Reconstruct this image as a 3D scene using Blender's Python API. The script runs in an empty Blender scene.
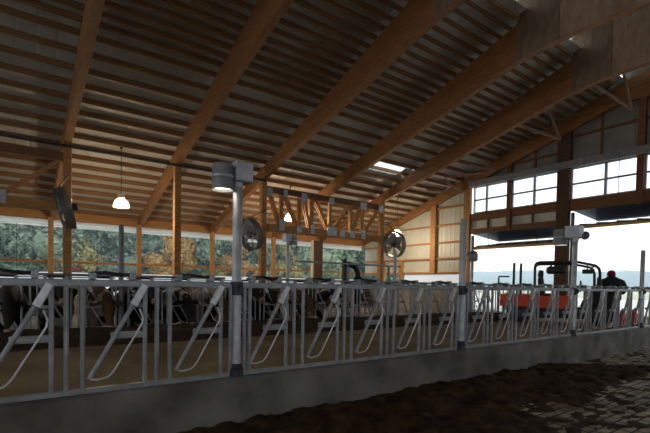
import bpy, bmesh, math, random
from mathutils import Vector, Matrix, noise
random.seed(7)
PI = math.pi
scene = bpy.context.scene
col = scene.collection
CZ = 1.5                       # eye height above the cow alley floor

# ------------------------------------------------------------------ helpers
class MB:
    """collects shapes in one bmesh"""
    def __init__(s): s.bm = bmesh.new()
    def raw(s, vs, fs):
        v = [s.bm.verts.new(p) for p in vs]
        for f in fs:
            try: s.bm.faces.new([v[i] for i in f])
            except ValueError: pass
        return s
    def box(s, x0, x1, y0, y1, z0, z1):
        vs = [(x, y, z) for x in (x0, x1) for y in (y0, y1) for z in (z0, z1)]
        return s.raw(vs, [(0,1,3,2),(4,6,7,5),(0,4,5,1),(2,3,7,6),(0,2,6,4),(1,5,7,3)])
    def bbox(s, x0, x1, y0, y1, z0, z1, b=.01):
        """box with bevelled edges"""
        t = bmesh.new()
        vs = [t.verts.new((x, y, z)) for x in (x0, x1) for y in (y0, y1) for z in (z0, z1)]
        for f in [(0,1,3,2),(4,6,7,5),(0,4,5,1),(2,3,7,6),(0,2,6,4),(1,5,7,3)]: t.faces.new([vs[i] for i in f])
        bmesh.ops.recalc_face_normals(t, faces=t.faces)
        bmesh.ops.bevel(t, geom=list(t.edges), offset=b, segments=1, affect='EDGES')
        s.merge(t); return s
    def merge(s, t):
        m = bpy.data.meshes.new('tmp'); t.to_mesh(m); t.free()
        s.bm.from_mesh(m); bpy.data.meshes.remove(m)
    def beam(s, p0, p1, w, h, up=(0,0,1), b=0.0):
        """rectangular bar, w across, h along 'up'"""
        p0, p1 = Vector(p0), Vector(p1); t = (p1-p0).normalized(); u = Vector(up)
        if abs(t.dot(u)) > .99: u = Vector((1,0,0))
        a = t.cross(u).normalized(); u = a.cross(t).normalized()
        c = [(-1,-1),(1,-1),(1,1),(-1,1)]
        if b:
            k = []
            for i,(i0,j0) in enumerate(c):
                X, Y = i0*w/2, j0*h/2
                if i % 2 == 0: k += [(X, Y-j0*b), (X-i0*b, Y)]
                else: k += [(X-i0*b, Y), (X, Y-j0*b)]
        else: k = [(i*w/2, j*h/2) for i,j in c]
        n = len(k)
        vs = [p0+a*x+u*y for x,y in k]+[p1+a*x+u*y for x,y in k]
        fs = [(i,(i+1)%n,n+(i+1)%n,n+i) for i in range(n)]+[tuple(range(n))[::-1], tuple(range(n,2*n))]
        return s.raw(vs, fs)
    def tube(s, pts, r, n=8, cap=True):
        pts = [Vector(p) for p in pts]; rs = r if isinstance(r,(list,tuple)) else [r]*len(pts)
        ref = None; vs = []; m = len(pts)
        for i,p in enumerate(pts):
            t = (pts[min(i+1,m-1)]-pts[max(i-1,0)]).normalized()
            if ref is None:
                ref = Vector((0,0,1)) if abs(t.z) < .9 else Vector((1,0,0))
            a = t.cross(ref).normalized(); b = a.cross(t).normalized(); ref = b
            for k in range(n):
                q = 2*PI*k/n; vs.append(p+a*math.cos(q)*rs[i]+b*math.sin(q)*rs[i])
        fs = [(i*n+k,i*n+(k+1)%n,(i+1)*n+(k+1)%n,(i+1)*n+k) for i in range(m-1) for k in range(n)]
        if cap: fs += [tuple(range(n))[::-1], tuple(range((m-1)*n, m*n))]
        return s.raw(vs, fs)
    def lathe(s, prof, n=24, mat=None):
        """prof: (r,z) list spun round z; mat: optional Matrix"""
        M = mat or Matrix(); vs = []; m = len(prof)
        for r,z in prof:
            for k in range(n):
                q = 2*PI*k/n; vs.append(M @ Vector((max(r,1e-4)*math.cos(q), max(r,1e-4)*math.sin(q), z)))
        fs = [(i*n+k,i*n+(k+1)%n,(i+1)*n+(k+1)%n,(i+1)*n+k) for i in range(m-1) for k in range(n)]
        return s.raw(vs, fs)
    def loft(s, chain, side=(0,1,0), n=14):
        """chain: (point, half-width along side, half-height)"""
        P = [Vector(c[0]) for c in chain]; m = len(P); sd = Vector(side).normalized(); vs = []
        for i,(p,rx,ry) in enumerate(chain):
            t = (P[min(i+1,m-1)]-P[max(i-1,0)]).normalized()
            a = (sd - t*sd.dot(t)).normalized(); b = a.cross(t).normalized()
            for k in range(n):
                q = 2*PI*k/n; vs.append(P[i]+a*math.cos(q)*rx+b*math.sin(q)*ry)
        fs = [(i*n+k,i*n+(k+1)%n,(i+1)*n+(k+1)%n,(i+1)*n+k) for i in range(m-1) for k in range(n)]
        fs += [tuple(range(n))[::-1], tuple(range((m-1)*n, m*n))]
        return s.raw(vs, fs)
    def prism(s, poly, a0, a1, axis='X'):
        """poly in the two other axes, extruded along axis"""
        def P(u, v, w): return (w,u,v) if axis=='X' else ((u,w,v) if axis=='Y' else (u,v,w))
        n = len(poly)
        vs = [P(u,v,a0) for u,v in poly]+[P(u,v,a1) for u,v in poly]
        return s.raw(vs, [(i,(i+1)%n,n+(i+1)%n,n+i) for i in range(n)]+[tuple(range(n)), tuple(range(n,2*n))[::-1]])
    def mesh(s, name, mat, smooth=False):
        bmesh.ops.recalc_face_normals(s.bm, faces=s.bm.faces)
        me = bpy.data.meshes.new(name); s.bm.to_mesh(me); s.bm.free()
        if mat: me.materials.append(mat)
        if smooth:
            me.polygons.foreach_set('use_smooth', [True]*len(me.polygons))
            try: me.set_sharp_from_angle(angle=math.radians(40))
            except Exception: pass
        return me
    def build(s, name, mat, parent=None, smooth=False, loc=None, label=None, kind=None):
        o = bpy.data.objects.new(name, s.mesh(name, mat, smooth)); col.objects.link(o)
        if parent is not None: o.parent = parent
        if loc: o.location = loc
        if label: o['label'] = label
        if kind: o['kind'] = kind
        return o

def thing(name, label, cat, loc=(0,0,0), rz=0, group=None):
    o = bpy.data.objects.new(name, None); col.objects.link(o); o.empty_display_size = .2
    o.location = loc; o.rotation_euler = (0,0,rz); o['label'] = label; o['category'] = cat
    if group: o['group'] = group
    return o
def tag(o, label, cat, group=None, kind=None):
    o['label'] = label; o['category'] = cat
    if group: o['group'] = group
    if kind: o['kind'] = kind
    return o
def struct(name, mb, mat, parent=None, smooth=False):
    o = mb.build(name, mat, parent, smooth); o['kind'] = 'structure'; return o
def dup(root, loc, rz=0, label=None, group=None, mats=None):
    r = root.copy(); col.objects.link(r); r.location = loc; r.rotation_euler = (0,0,rz)
    if label: r['label'] = label
    if group: r['group'] = group
    for ch in list(root.children):
        c = ch.copy(); col.objects.link(c); c.parent = r
        for g in ch.children:
            d = g.copy(); col.objects.link(d); d.parent = c
    return r
def rel(mb, o):
    """shift world-built geometry into the frame of a thing placed (unrotated) at o"""
    bmesh.ops.translate(mb.bm, verts=mb.bm.verts, vec=-Vector(o)); return mb

# ------------------------------------------------------------------ materials
def nodes(name):
    m = bpy.data.materials.new(name); m.use_nodes = True
    nt = m.node_tree; return m, nt, nt.nodes['Principled BSDF']
def link(nt, a, b): nt.links.new(a, b)
def coords(nt, scale=(1,1,1), kind='Object', rnd=False):
    tc = nt.nodes.new('ShaderNodeTexCoord'); mp = nt.nodes.new('ShaderNodeMapping')
    mp.inputs['Scale'].default_value = scale; link(nt, tc.outputs[kind], mp.inputs['Vector'])
    if rnd:
        oi = nt.nodes.new('ShaderNodeObjectInfo'); mu = nt.nodes.new('ShaderNodeMath'); mu.operation = 'MULTIPLY'
        mu.inputs[1].default_value = 37.0; link(nt, oi.outputs['Random'], mu.inputs[0]); link(nt, mu.outputs[0], mp.inputs['Location'])
    return mp.outputs['Vector']
def noise_mat(name, c0, c1, scale=3, rough=.6, metal=0, stretch=(1,1,1), bump=0, detail=5, lo=.35, hi=.65, rnd=False, bscale=None, spec=.5):
    m, nt, b = nodes(name)
    v = coords(nt, stretch, rnd=rnd)
    n = nt.nodes.new('ShaderNodeTexNoise'); n.inputs['Scale'].default_value = scale; n.inputs['Detail'].default_value = detail
    link(nt, v, n.inputs['Vector'])
    r = nt.nodes.new('ShaderNodeValToRGB'); r.color_ramp.elements[0].position = lo; r.color_ramp.elements[1].position = hi
    r.color_ramp.elements[0].color = (*c0,1); r.color_ramp.elements[1].color = (*c1,1)
    link(nt, n.outputs['Fac'], r.inputs['Fac']); link(nt, r.outputs['Color'], b.inputs['Base Color'])
    b.inputs['Roughness'].default_value = rough; b.inputs['Metallic'].default_value = metal
    b.inputs['Specular IOR Level'].default_value = spec
    if bump:
        n2 = n
        if bscale:
            n2 = nt.nodes.new('ShaderNodeTexNoise'); n2.inputs['Scale'].default_value = bscale; n2.inputs['Detail'].default_value = 6; link(nt, v, n2.inputs['Vector'])
        bp = nt.nodes.new('ShaderNodeBump'); bp.inputs['Strength'].default_value = bump; bp.inputs['Distance'].default_value = .02
        link(nt, n2.outputs['Fac'], bp.inputs['Height']); link(nt, bp.outputs['Normal'], b.inputs['Normal'])
    return m
def emit(name, c, s):
    m, nt, b = nodes(name); b.inputs['Base Color'].default_value = (*c,1)
    b.inputs['Emission Color'].default_value = (*c,1); b.inputs['Emission Strength'].default_value = s; return m

M = {}
M['galv'] = noise_mat('galvanised_steel', (.46,.48,.53), (.62,.64,.69), 9, .45, .4, rnd=True)
M['galv_panel'] = noise_mat('galvanised_tubing', (.30,.315,.345), (.44,.455,.49), 9, .45, .4, rnd=True)
M['galv_dull'] = noise_mat('dull_galvanised_steel', (.20,.21,.23), (.32,.33,.35), 6, .6, .4, rnd=True)
M['zinc'] = noise_mat('bright_zinc', (.70,.72,.76), (.84,.86,.90), 12, .4, .4)
M['dark_steel'] = noise_mat('dark_steel', (.04,.042,.05), (.10,.10,.12), 8, .5, .5)
M['black'] = noise_mat('black_plastic', (.012,.012,.014), (.03,.03,.034), 8, .5)
M['wood'] = noise_mat('timber', (.34,.155,.05), (.52,.27,.10), 3, .7, 0, (1.2,1.2,9), bump=.15, rnd=True)
M['wood_x'] = noise_mat('timber_lengthwise', (.34,.155,.05), (.52,.27,.10), 3, .7, 0, (.7,9,9), bump=.15, rnd=True)
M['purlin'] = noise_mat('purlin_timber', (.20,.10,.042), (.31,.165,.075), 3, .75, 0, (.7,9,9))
M['glulam'] = noise_mat('glued_laminated_timber', (.24,.105,.036), (.36,.175,.065), 2.2, .65, 0, (6,1.0,7), bump=.12, rnd=True)
M['wood_dark'] = noise_mat('dark_timber', (.13,.055,.022), (.22,.10,.042), 3, .75, 0, (1.5,1.5,8), bump=.15, rnd=True)
M['post_dark'] = noise_mat('dark_post_timber', (.05,.028,.016), (.12,.065,.035), 3, .8, 0, (1.5,1.5,8))  # dark timber; on the last sidewall post it stands for shade
M['siding_dim'] = noise_mat('dimmed_upper_siding', (.20,.20,.19), (.28,.28,.265), 1.5, .6)  # siding with the weak light under the roof put into its colour
M['fan_metal'] = noise_mat('dusty_fan_metal', (.14,.13,.11), (.24,.22,.19), 6, .55, .4)
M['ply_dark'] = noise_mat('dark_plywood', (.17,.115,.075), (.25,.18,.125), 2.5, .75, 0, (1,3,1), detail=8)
M['wood_lit'] = noise_mat('lit_face_timber', (.62,.56,.42), (.78,.72,.58), 4, .7, 0, (2,2,8))  # pale colour standing for the lit face of a sidewall column
M['ply'] = noise_mat('plywood', (.30,.19,.13), (.42,.30,.22), 2.5, .75, 0, (1,3,1), detail=8)
M['deck'] = noise_mat('roof_sheet_metal', (.60,.59,.56), (.68,.67,.64), 2, .55, .1)
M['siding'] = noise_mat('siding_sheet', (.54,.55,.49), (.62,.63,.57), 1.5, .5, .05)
M['curb'] = noise_mat('curb_concrete', (.085,.08,.073), (.29,.28,.255), 1.9, .85, 0, (1,1,1), bump=.4, bscale=14, detail=9, lo=.3, hi=.7)
M['wainscot'] = noise_mat('concrete_wall', (.16,.14,.12), (.28,.25,.22), 1.2, .9, 0, bump=.3, bscale=9)
M['lane'] = noise_mat('feed_lane_concrete', (.20,.138,.066), (.33,.245,.13), .9, .85, 0, detail=8, bump=.2, bscale=20)
M['alley'] = noise_mat('cow_alley_concrete', (.06,.05,.04), (.14,.12,.09), 1.5, .8)
M['silage'] = noise_mat('silage', (.022,.013,.006), (.07,.040,.017), 14, .95, 0, bump=.8, bscale=60)
M['manure'] = noise_mat('wet_manure', (.028,.017,.007), (.10,.060,.027), 5, .85, 0, bump=.8, bscale=30, detail=9, spec=.15)
M['steel_plate'] = noise_mat('steel_gusset', (.40,.42,.48), (.55,.57,.62), 4, .5, .3)
M['red'] = noise_mat('red_paint', (.85,.075,.02), (.90,.10,.035), 3, .4)
M['rubber'] = noise_mat('tyre_rubber', (.012,.012,.012), (.03,.028,.026), 10, .85)
M['seat'] = noise_mat('black_vinyl', (.015,.015,.015), (.03,.03,.03), 10, .6)
M['white_plastic'] = noise_mat('white_plastic', (.7,.7,.68), (.8,.8,.78), 5, .5)
M['coat'] = noise_mat('dark_coat', (.012,.013,.018), (.03,.032,.04), 18, .9)
M['trouser'] = noise_mat('dark_trousers', (.014,.016,.022), (.035,.038,.05), 20, .9)
M['cap'] = noise_mat('crimson_knit', (.22,.006,.02), (.34,.012,.035), 30, .95)
M['skin'] = noise_mat('skin', (.42,.23,.16), (.5,.29,.2), 6, .6)
M['hair'] = noise_mat('dark_hair', (.02,.013,.01), (.04,.028,.02), 40, .8)
M['hoof'] = noise_mat('hoof', (.03,.025,.02), (.06,.05,.04), 8, .6)
M['eye'] = noise_mat('dark_eye', (.006,.004,.003), (.01,.008,.006), 5, .15)
M['yellow'] = noise_mat('yellow_tag', (.75,.5,.03), (.8,.55,.05), 5, .5)
M['ochre'] = noise_mat('ochre_timber', (.50,.30,.06), (.66,.43,.10), 4, .65, 0, (2,2,2))
M['door_skin'] = noise_mat('blue_grey_door_skin', (.12,.15,.21), (.17,.20,.27), 2, .5, .2)
M['frame_white'] = noise_mat('window_frame', (.45,.48,.55), (.55,.58,.64), 4, .5)
M['window_bar'] = noise_mat('window_muntin', (.10,.11,.13), (.16,.17,.2), 4, .5)
M['bark'] = noise_mat('bark', (.05,.038,.03), (.12,.095,.075), 6, .95, 0, (3,3,.6), bump=.6)
M['grass'] = noise_mat('meadow', (.30,.33,.22), (.42,.44,.32), .25, .95, 0, detail=9)
M['gravel'] = noise_mat('pale_gravel', (.5,.49,.46), (.62,.61,.58), 3, .95, 0, detail=9, bump=.3, bscale=25)
M['hill'] = noise_mat('wooded_hill', (.02,.04,.05), (.035,.06,.07), .04, 1, 0, detail=10)
M['bulb'] = emit('lamp_glow', (1,.84,.60), 26)
M['led'] = emit('fixture_glow', (1,.90,.70), 4)

def translucent(name, c, t=.5, rough=.6, clear=0):
    m, nt, b = nodes(name)
    out = nt.nodes['Material Output']; nt.nodes.remove(b)
    d = nt.nodes.new('ShaderNodeBsdfDiffuse'); d.inputs['Color'].default_value = (*c,1)
    tr = nt.nodes.new('ShaderNodeBsdfTranslucent'); tr.inputs['Color'].default_value = (*c,1)
    mx = nt.nodes.new('ShaderNodeMixShader'); mx.inputs[0].default_value = t
    link(nt, d.outputs[0], mx.inputs[1]); link(nt, tr.outputs[0], mx.inputs[2]); last = mx
    if clear:
        tp = nt.nodes.new('ShaderNodeBsdfTransparent'); m2 = nt.nodes.new('ShaderNodeMixShader'); m2.inputs[0].default_value = clear
        link(nt, mx.outputs[0], m2.inputs[1]); link(nt, tp.outputs[0], m2.inputs[2]); last = m2
    link(nt, last.outputs[0], out.inputs['Surface']); return m
M['curtain'] = translucent('white_curtain', (.85,.86,.88), .55)
M['curtain_thin'] = translucent('thin_white_curtain', (.93,.95,.97), .85)
M['skylight'] = translucent('skylight_sheet', (.86,.92,.94), .75, clear=.35)
M['shade'] = translucent('frosted_acrylic', (.95,.92,.85), .6, clear=.35)
def glass():
    m, nt, b = nodes('window_glass'); out = nt.nodes['Material Output']; nt.nodes.remove(b)
    tp = nt.nodes.new('ShaderNodeBsdfTransparent'); tp.inputs['Color'].default_value = (.96,.98,1,1)
    g = nt.nodes.new('ShaderNodeBsdfGlossy'); g.inputs['Roughness'].default_value = .05
    mx = nt.nodes.new('ShaderNodeMixShader'); mx.inputs[0].default_value = .06
    link(nt, tp.outputs[0], mx.inputs[1]); link(nt, g.outputs[0], mx.inputs[2]); link(nt, mx.outputs[0], out.inputs['Surface']); return m
M['glass'] = glass()
def leafmat(name, a, b_):
    m, nt, b = nodes(name)
    v = coords(nt, (1,1,1), rnd=True)
    n = nt.nodes.new('ShaderNodeTexNoise'); n.inputs['Scale'].default_value = .9; n.inputs['Detail'].default_value = 6; link(nt, v, n.inputs['Vector'])
    r = nt.nodes.new('ShaderNodeValToRGB'); r.color_ramp.elements[0].position = .35; r.color_ramp.elements[1].position = .65
    r.color_ramp.elements[0].color = (*a,1); r.color_ramp.elements[1].color = (*b_,1)
    link(nt, n.outputs['Fac'], r.inputs['Fac']); link(nt, r.outputs['Color'], b.inputs['Base Color'])
    b.inputs['Roughness'].default_value = .8; b.inputs['Specular IOR Level'].default_value = .2
    return m
M['leaf_green'] = leafmat('green_leaves', (.145,.205,.145), (.28,.36,.26))
M['leaf_mid'] = leafmat('mid_green_leaves', (.17,.24,.15), (.32,.39,.24))
M['leaf_yellow'] = leafmat('yellow_leaves', (.26,.23,.09), (.40,.36,.15))
M['leaf_orange'] = leafmat('orange_leaves', (.36,.22,.08), (.50,.33,.12))
M['leaf_red'] = leafmat('red_leaves', (.16,.05,.035), (.26,.09,.05))
def grooved():
    m, nt, b = nodes('grooved_concrete')
    v = coords(nt, (1,1,1))
    br = nt.nodes.new('ShaderNodeTexBrick'); link(nt, v, br.inputs['Vector'])
    br.inputs['Color1'].default_value = (.60,.50,.32,1); br.inputs['Color2'].default_value = (.50,.42,.27,1); br.inputs['Mortar'].default_value = (.05,.035,.022,1)
    br.inputs['Scale'].default_value = 1; br.inputs['Brick Width'].default_value = .2; br.inputs['Row Height'].default_value = .125
    br.inputs['Mortar Size'].default_value = .016; br.inputs['Mortar Smooth'].default_value = .4; br.offset = .5
    n = nt.nodes.new('ShaderNodeTexNoise'); n.inputs['Scale'].default_value = 2.5; n.inputs['Detail'].default_value = 8; link(nt, v, n.inputs['Vector'])
    r = nt.nodes.new('ShaderNodeValToRGB'); r.color_ramp.elements[0].position = .38; r.color_ramp.elements[1].position = .6
    r.color_ramp.elements[0].color = (.42,.37,.31,1); r.color_ramp.elements[1].color = (1,1,1,1); link(nt, n.outputs['Fac'], r.inputs['Fac'])
    mx = nt.nodes.new('ShaderNodeMix'); mx.data_type = 'RGBA'; mx.blend_type = 'MULTIPLY'; mx.inputs['Factor'].default_value = 1
    link(nt, br.outputs['Color'], mx.inputs['A']); link(nt, r.outputs['Color'], mx.inputs['B']); link(nt, mx.outputs['Result'], b.inputs['Base Color'])
    bp = nt.nodes.new('ShaderNodeBump'); bp.invert = True; bp.inputs['Strength'].default_value = .6; bp.inputs['Distance'].default_value = .02
    link(nt, br.outputs['Fac'], bp.inputs['Height']); link(nt, bp.outputs['Normal'], b.inputs['Normal']); b.inputs['Roughness'].default_value = .7
    return m
M['grooved'] = grooved()
def cowmat(name, dark, light, pos):
    m, nt, b = nodes(name); v = coords(nt, (1,1.2,1), rnd=True)
    n = nt.nodes.new('ShaderNodeTexNoise'); n.inputs['Scale'].default_value = 1.5; n.inputs['Detail'].default_value = 2; link(nt, v, n.inputs['Vector'])
    r = nt.nodes.new('ShaderNodeValToRGB'); r.color_ramp.elements[0].position = pos; r.color_ramp.elements[1].position = pos+.02
    r.color_ramp.elements[0].color = (*dark,1); r.color_ramp.elements[1].color = (*light,1)
    link(nt, n.outputs['Fac'], r.inputs['Fac']); link(nt, r.outputs['Color'], b.inputs['Base Color']); b.inputs['Roughness'].default_value = .85
    return m
M['holstein'] = cowmat('holstein_coat', (.012,.011,.010), (.62,.55,.46), .56)
M['brown_cow'] = cowmat('brown_coat', (.10,.045,.02), (.50,.40,.30), .55)
M['muzzle'] = noise_mat('muzzle_skin', (.28,.16,.12), (.4,.25,.2), 8, .5)

# ------------------------------------------------------------------ dimensions
GX = 19.85                    # inner face of the end wall
WX0 = -20.0                   # far end behind the camera's left
RIDGE = 5.6
EAVE_Y, EAVE_Y2 = 22.7, -11.5
def ztop(y):                  # top of the rafters (abs)
    d = abs(y-RIDGE)
    return CZ+8.05+.333*2.0-.333*d
FRAMES = [1.65, 5.3, 9.0, 12.75, 16.25]

# ------------------------------------------------------------------ setting: floors and curbs
struct('floor_cow_alley', MB().box(WX0, GX, EAVE_Y2, 4.1, -.2, 0), M['grooved'])
struct('floor_feed_lane', MB().box(WX0, GX+.2, 4.1, 9.1, -.2, .47), M['lane'])
struct('floor_far_alley', MB().box(WX0, GX, 9.1, EAVE_Y, -.2, 0), M['alley'])
c = MB()
c.prism([(4.08,0),(4.08,.515),(4.10,.53),(4.30,.53),(4.30,.40),(4.30,0)], WX0, GX, 'X')
struct('trim_near_curb', c, M['curb'])
c = MB(); c.prism([(8.9,.3),(8.9,.53),(9.12,.53),(9.12,0),(8.9,0)], WX0, GX, 'X')
struct('trim_far_curb', c, M['curb'])

# ------------------------------------------------------------------ setting: outer side walls
def outer_wall(yy, s, name):
    """s=+1 wall on far side, s=-1 behind the camera"""
    struct('wall_'+name, MB().box(WX0, GX, min(yy,yy+s*.2), max(yy,yy+s*.2), 0, .75 if s > 0 else 1.7), M['wainscot'])
    struct('trim_eave_beam_'+name, MB().box(WX0, GX, min(yy,yy+s*.15), max(yy,yy+s*.15), CZ+(2.62 if s > 0 else 2.3), CZ+3.0), M['wood_x'])
outer_wall(EAVE_Y, 1, 'far'); outer_wall(EAVE_Y2, -1, 'near')
struct('trim_middle_rail', MB().box(WX0, GX, EAVE_Y+.02, EAVE_Y+.1, CZ+.74, CZ+.85), M['wood_x'])
# gathered white curtains above and below the sidewall opening
def curtain(z0, z1, y, name, label, amp=.03):
    mb = MB(); vs = []; fs = []; n = 160; k = 7
    for i in range(n+1):
        x = -2.2+(GX+2.0)*i/n
        for j in range(k):
            z = z0+(z1-z0)*j/(k-1)
            vs.append((x, y+amp*math.sin(j*2.1+.4*math.sin(x*1.3))+.012*math.sin(x*5.0+j), z))
    for i in range(n):
        for j in range(k-1):
            a = i*k+j; fs.append((a,a+1,a+k+1,a+k))
    mb.raw(vs, fs); o = mb.build(name, M['curtain_thin'], smooth=True); tag(o, label, 'curtain'); return o
curtain(CZ-.72, CZ+.33, EAVE_Y+.12, 'sidewall_curtain', 'white curtain dropped along the bottom of the long sidewall opening')
curtain(CZ+2.32, CZ+2.62, EAVE_Y+.07, 'sidewall_curtain', 'narrow white curtain gathered under the eave beam of the long sidewall', .05)
# thin wires/rods of the curtain hoist
for x, w in ((.35,'first bay'),(3.4,'second bay'),(7.2,'third bay'),(10.8,'fourth bay')):
    o = MB().tube([(0,0,0),(0,0,2.1)], .012, 6).build('curtain_rod', M['dark_steel'], loc=(x, EAVE_Y-.03, CZ+.25))
    tag(o, 'thin upright curtain rod in the '+w+' of the long sidewall opening', 'rod')

# ------------------------------------------------------------------ setting: roof
TH = math.atan(.333)
roof = bpy.data.objects.new('ceiling', None); col.objects.link(roof); roof['kind'] = 'structure'
PD = .19                      # purlin depth
def deck(y0, y1, x0, x1):
    mb = MB(); vs = []; fs = []; prof = []
    x = x0; p = .45
    while x < x1-.001:
        prof += [(x,0),(min(x+.35,x1),0),(min(x+.37,x1),.012),(min(x+.43,x1),.012)]; x += p
    prof.append((x1,0))
    for (px,pz) in prof:
        for y in (y0,y1):
            vs.append((px,y,ztop(y)+PD+.012+pz))
    n = len(prof)
    for i in range(n-1): fs.append((2*i,2*i+1,2*i+3,2*i+2))
    mb.raw(vs,fs); return struct('roof_sheet', mb, M['deck'], roof)
SKY = (13.7, 15.8, 15.15, 15.75)
deck(7.3, SKY[2], WX0, GX+.6); deck(SKY[3], EAVE_Y+.7, WX0, GX+.6)
deck(SKY[2], SKY[3], WX0, SKY[0]); deck(SKY[2], SKY[3], SKY[1], GX+.6)
deck(3.9, EAVE_Y2-.7, WX0, GX+.6)
sk = MB(); sk.raw([(x,y,ztop(y)+PD+.015) for x in (SKY[0]-.02,SKY[1]+.02) for y in (SKY[2]-.05,SKY[3]+.05)], [(0,1,3,2)])
o = sk.build('roof_skylight', M['skylight']); tag(o, 'small white translucent skylight sheet in the roof above the lattice truss', 'skylight')
# raised ridge cap, open along both sides
rg = MB(); zc = CZ+8.78
rg.prism([(RIDGE+2.15,zc),(RIDGE,zc+.5),(RIDGE-2.15,zc),(RIDGE-2.15,zc+.03),(RIDGE,zc+.54),(RIDGE+2.15,zc+.03)], WX0, GX+.3, 'X')
struct('roof_ridge_cap', rg, M['deck'], roof)
ys = []; y = 7.55
while y < 12.7: ys.append(y); y += .335
y = 13.0
while y < EAVE_Y+.5: ys.append(y); y += .61
y = 3.6
while y > EAVE_Y2: ys.append(y); y -= .61
pm = MB().box(WX0, GX+.3, -.02, .02, -PD/2, PD/2).mesh('purlin', M['purlin'])
for y in ys:
    o = bpy.data.objects.new('purlin', pm); col.objects.link(o); o.parent = roof; o['kind'] = 'structure'
    o.location = (0, y, ztop(y)+PD/2); o.rotation_euler = (-TH if y > RIDGE else TH, 0, 0)

# rafters
def rafter_poly(yl, yr):
    def half(s):
        f = lambda d: RIDGE+s*d
        return [(f(yl), ztop(RIDGE+yl)), (f(yl), ztop(RIDGE+yl)-.38), (f(11.4), CZ+4.45), (f(2.0), CZ+6.9), (f(1.2), CZ+7.02), (f(0), CZ+7.06)]
    a = half(1); b = half(-1)
    return a + b[::-1][1:] + [(RIDGE, ztop(RIDGE))]
RL = ['slim timber rafter at the far left, above the tilted barn fan', 'timber rafter meeting the lone post left of the tall lamp post',
      'long timber rafter landing on the left end of the lattice truss', 'deep timber rafter crossing the middle of the lattice truss',
      'timber rafter landing on the right end of the lattice truss, beside the end wall']
for x, lb in zip(FRAMES, RL):
    t = thing('wooden_rafter', lb, 'rafter', (x, RIDGE, 0)); org = (x, RIDGE, 0)
    w = .22
    mb = MB(); mb.prism(rafter_poly(17.6, 17.1), x-w/2, x+w/2, 'X'); rel(mb, org).build('rafter_beam', M['glulam'], t)
    for s in (-1,1):
        for (a,b) in ((2.0,.72),(.70,-2.0)):
            mb = MB(); zb = lambda d: CZ+6.90+.16*(2.0-abs(d))/1.3 if abs(d) > .7 else CZ+7.06
            y0, y1 = RIDGE+a, RIDGE+b
            zcap = lambda d: CZ+8.76+.5*(1-abs(d)/2.15)
            poly = [(y0, zb(a)), (y0, zcap(a)), (y1, zcap(b)), (y1, zb(b))] if b > 0 else [(y0, zb(a)), (y0, zcap(a)), (RIDGE, zcap(0)), (y1, zcap(b)), (y1, zb(b)), (RIDGE-.7, CZ+7.06)]
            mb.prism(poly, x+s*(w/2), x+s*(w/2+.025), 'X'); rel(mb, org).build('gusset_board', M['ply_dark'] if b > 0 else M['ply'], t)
# posts
INL = ['timber post holding up the left rafter, behind the tilted barn fan', 'lone timber post left of the tall lamp post under the second rafter',
       'timber post under the left end of the lattice truss']
def post(x, y, z0, z1, w, d, lb, mat='wood'):
    o = MB().bbox(-w/2,w/2,-d/2,d/2,0,z1-z0,.012).build('wooden_post', M[mat], loc=(x,y,z0)); tag(o, lb, 'post'); return o
for x, lb in zip(FRAMES[:3], INL): post(x, 17, 0, CZ+4.45, .25, .25, lb)
post(16.0, 17, 0, CZ+4.45, .25, .25, 'timber post under the right end of the lattice truss, beside a barn fan')
OUL = ['sidewall timber post nearest the tilted barn fan', 'sidewall timber post left of the yellow-leaved tree, in the long opening', 'sidewall timber post just left of the tall lamp post',
       'sidewall timber post right behind the left end of the lattice truss', 'wide sidewall post in shade-dark colour beside the slim lit strip below the lattice truss']
for i,(x, lb) in enumerate(zip(FRAMES, OUL)): post(x-(.08 if i < 4 else .38), EAVE_Y-.12, 0, CZ+2.7, .2 if i < 4 else .62, .2 if i < 4 else .2, lb, 'wood' if i < 4 else 'post_dark')  # last post: shaded face of the column painted as dark timber
post(-2.0, EAVE_Y-.12, 0, CZ+2.7, .2, .2, 'sidewall timber post beyond the left edge of the opening')
post(15.28, EAVE_Y-.35, 0, CZ+2.7, .16, .10, 'slim pale strip as lit face of the sidewall post below the lattice truss', 'wood_lit')  # strip added to paint the lit face of the wide dark post
# diagonal braces rafter foot (outer) just under the beams
# ------------------------------------------------------------------ lattice trusses
def truss(name, label, x0, x1, verts, diags, bots, tops):
    t = thing(name, label, 'truss', (x0, 17, CZ+2.0))
    zt, zb = CZ+4.05, CZ+2.55; org = (x0,17,CZ+2.0)
    mb = MB(); mb.bbox(x0-.1,x1+.1,16.88,17.12,zt-.12,zt+.14,.01); rel(mb,org).build('top_chord', M['dark_steel'] if False else M['wood_dark'], t)
    mb = MB(); mb.bbox(x0+.1,x1-.1,16.86,17.14,zb-.28,zb+.02,.01); rel(mb,org).build('bottom_chord', M['wood_x'], t)
    for x,w in verts:
        mb = MB(); mb.beam((x,17,zb),(x,17,zt-.1), w, .14, (0,1,0)); rel(mb,org).build('web_upright', M['wood'], t)
    for xa,za,xb,zz in diags:
        for dy in (-.07,.07):
            mb = MB(); mb.beam((xa,17+dy,zb if za==0 else zt-.1),(xb,17+dy,zb if zz==0 else zt-.1), .05, .14, (0,0,1)); rel(mb,org).build('web_diagonal', M['wood'], t)
    for x,w,h in bots:
        mb = MB(); mb.bbox(x-w/2,x+w/2,16.835,16.858,zb-.22,zb-.22+h,.004); rel(mb,org).build('gusset_plate', M['steel_plate'], t)
    for x,w,h in tops:
        mb = MB(); mb.bbox(x-w/2,x+w/2,16.855,16.878,zt-.1-h*.5,zt+.1,.004); rel(mb,org).build('gusset_plate', M['steel_plate'], t)
    return t
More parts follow.
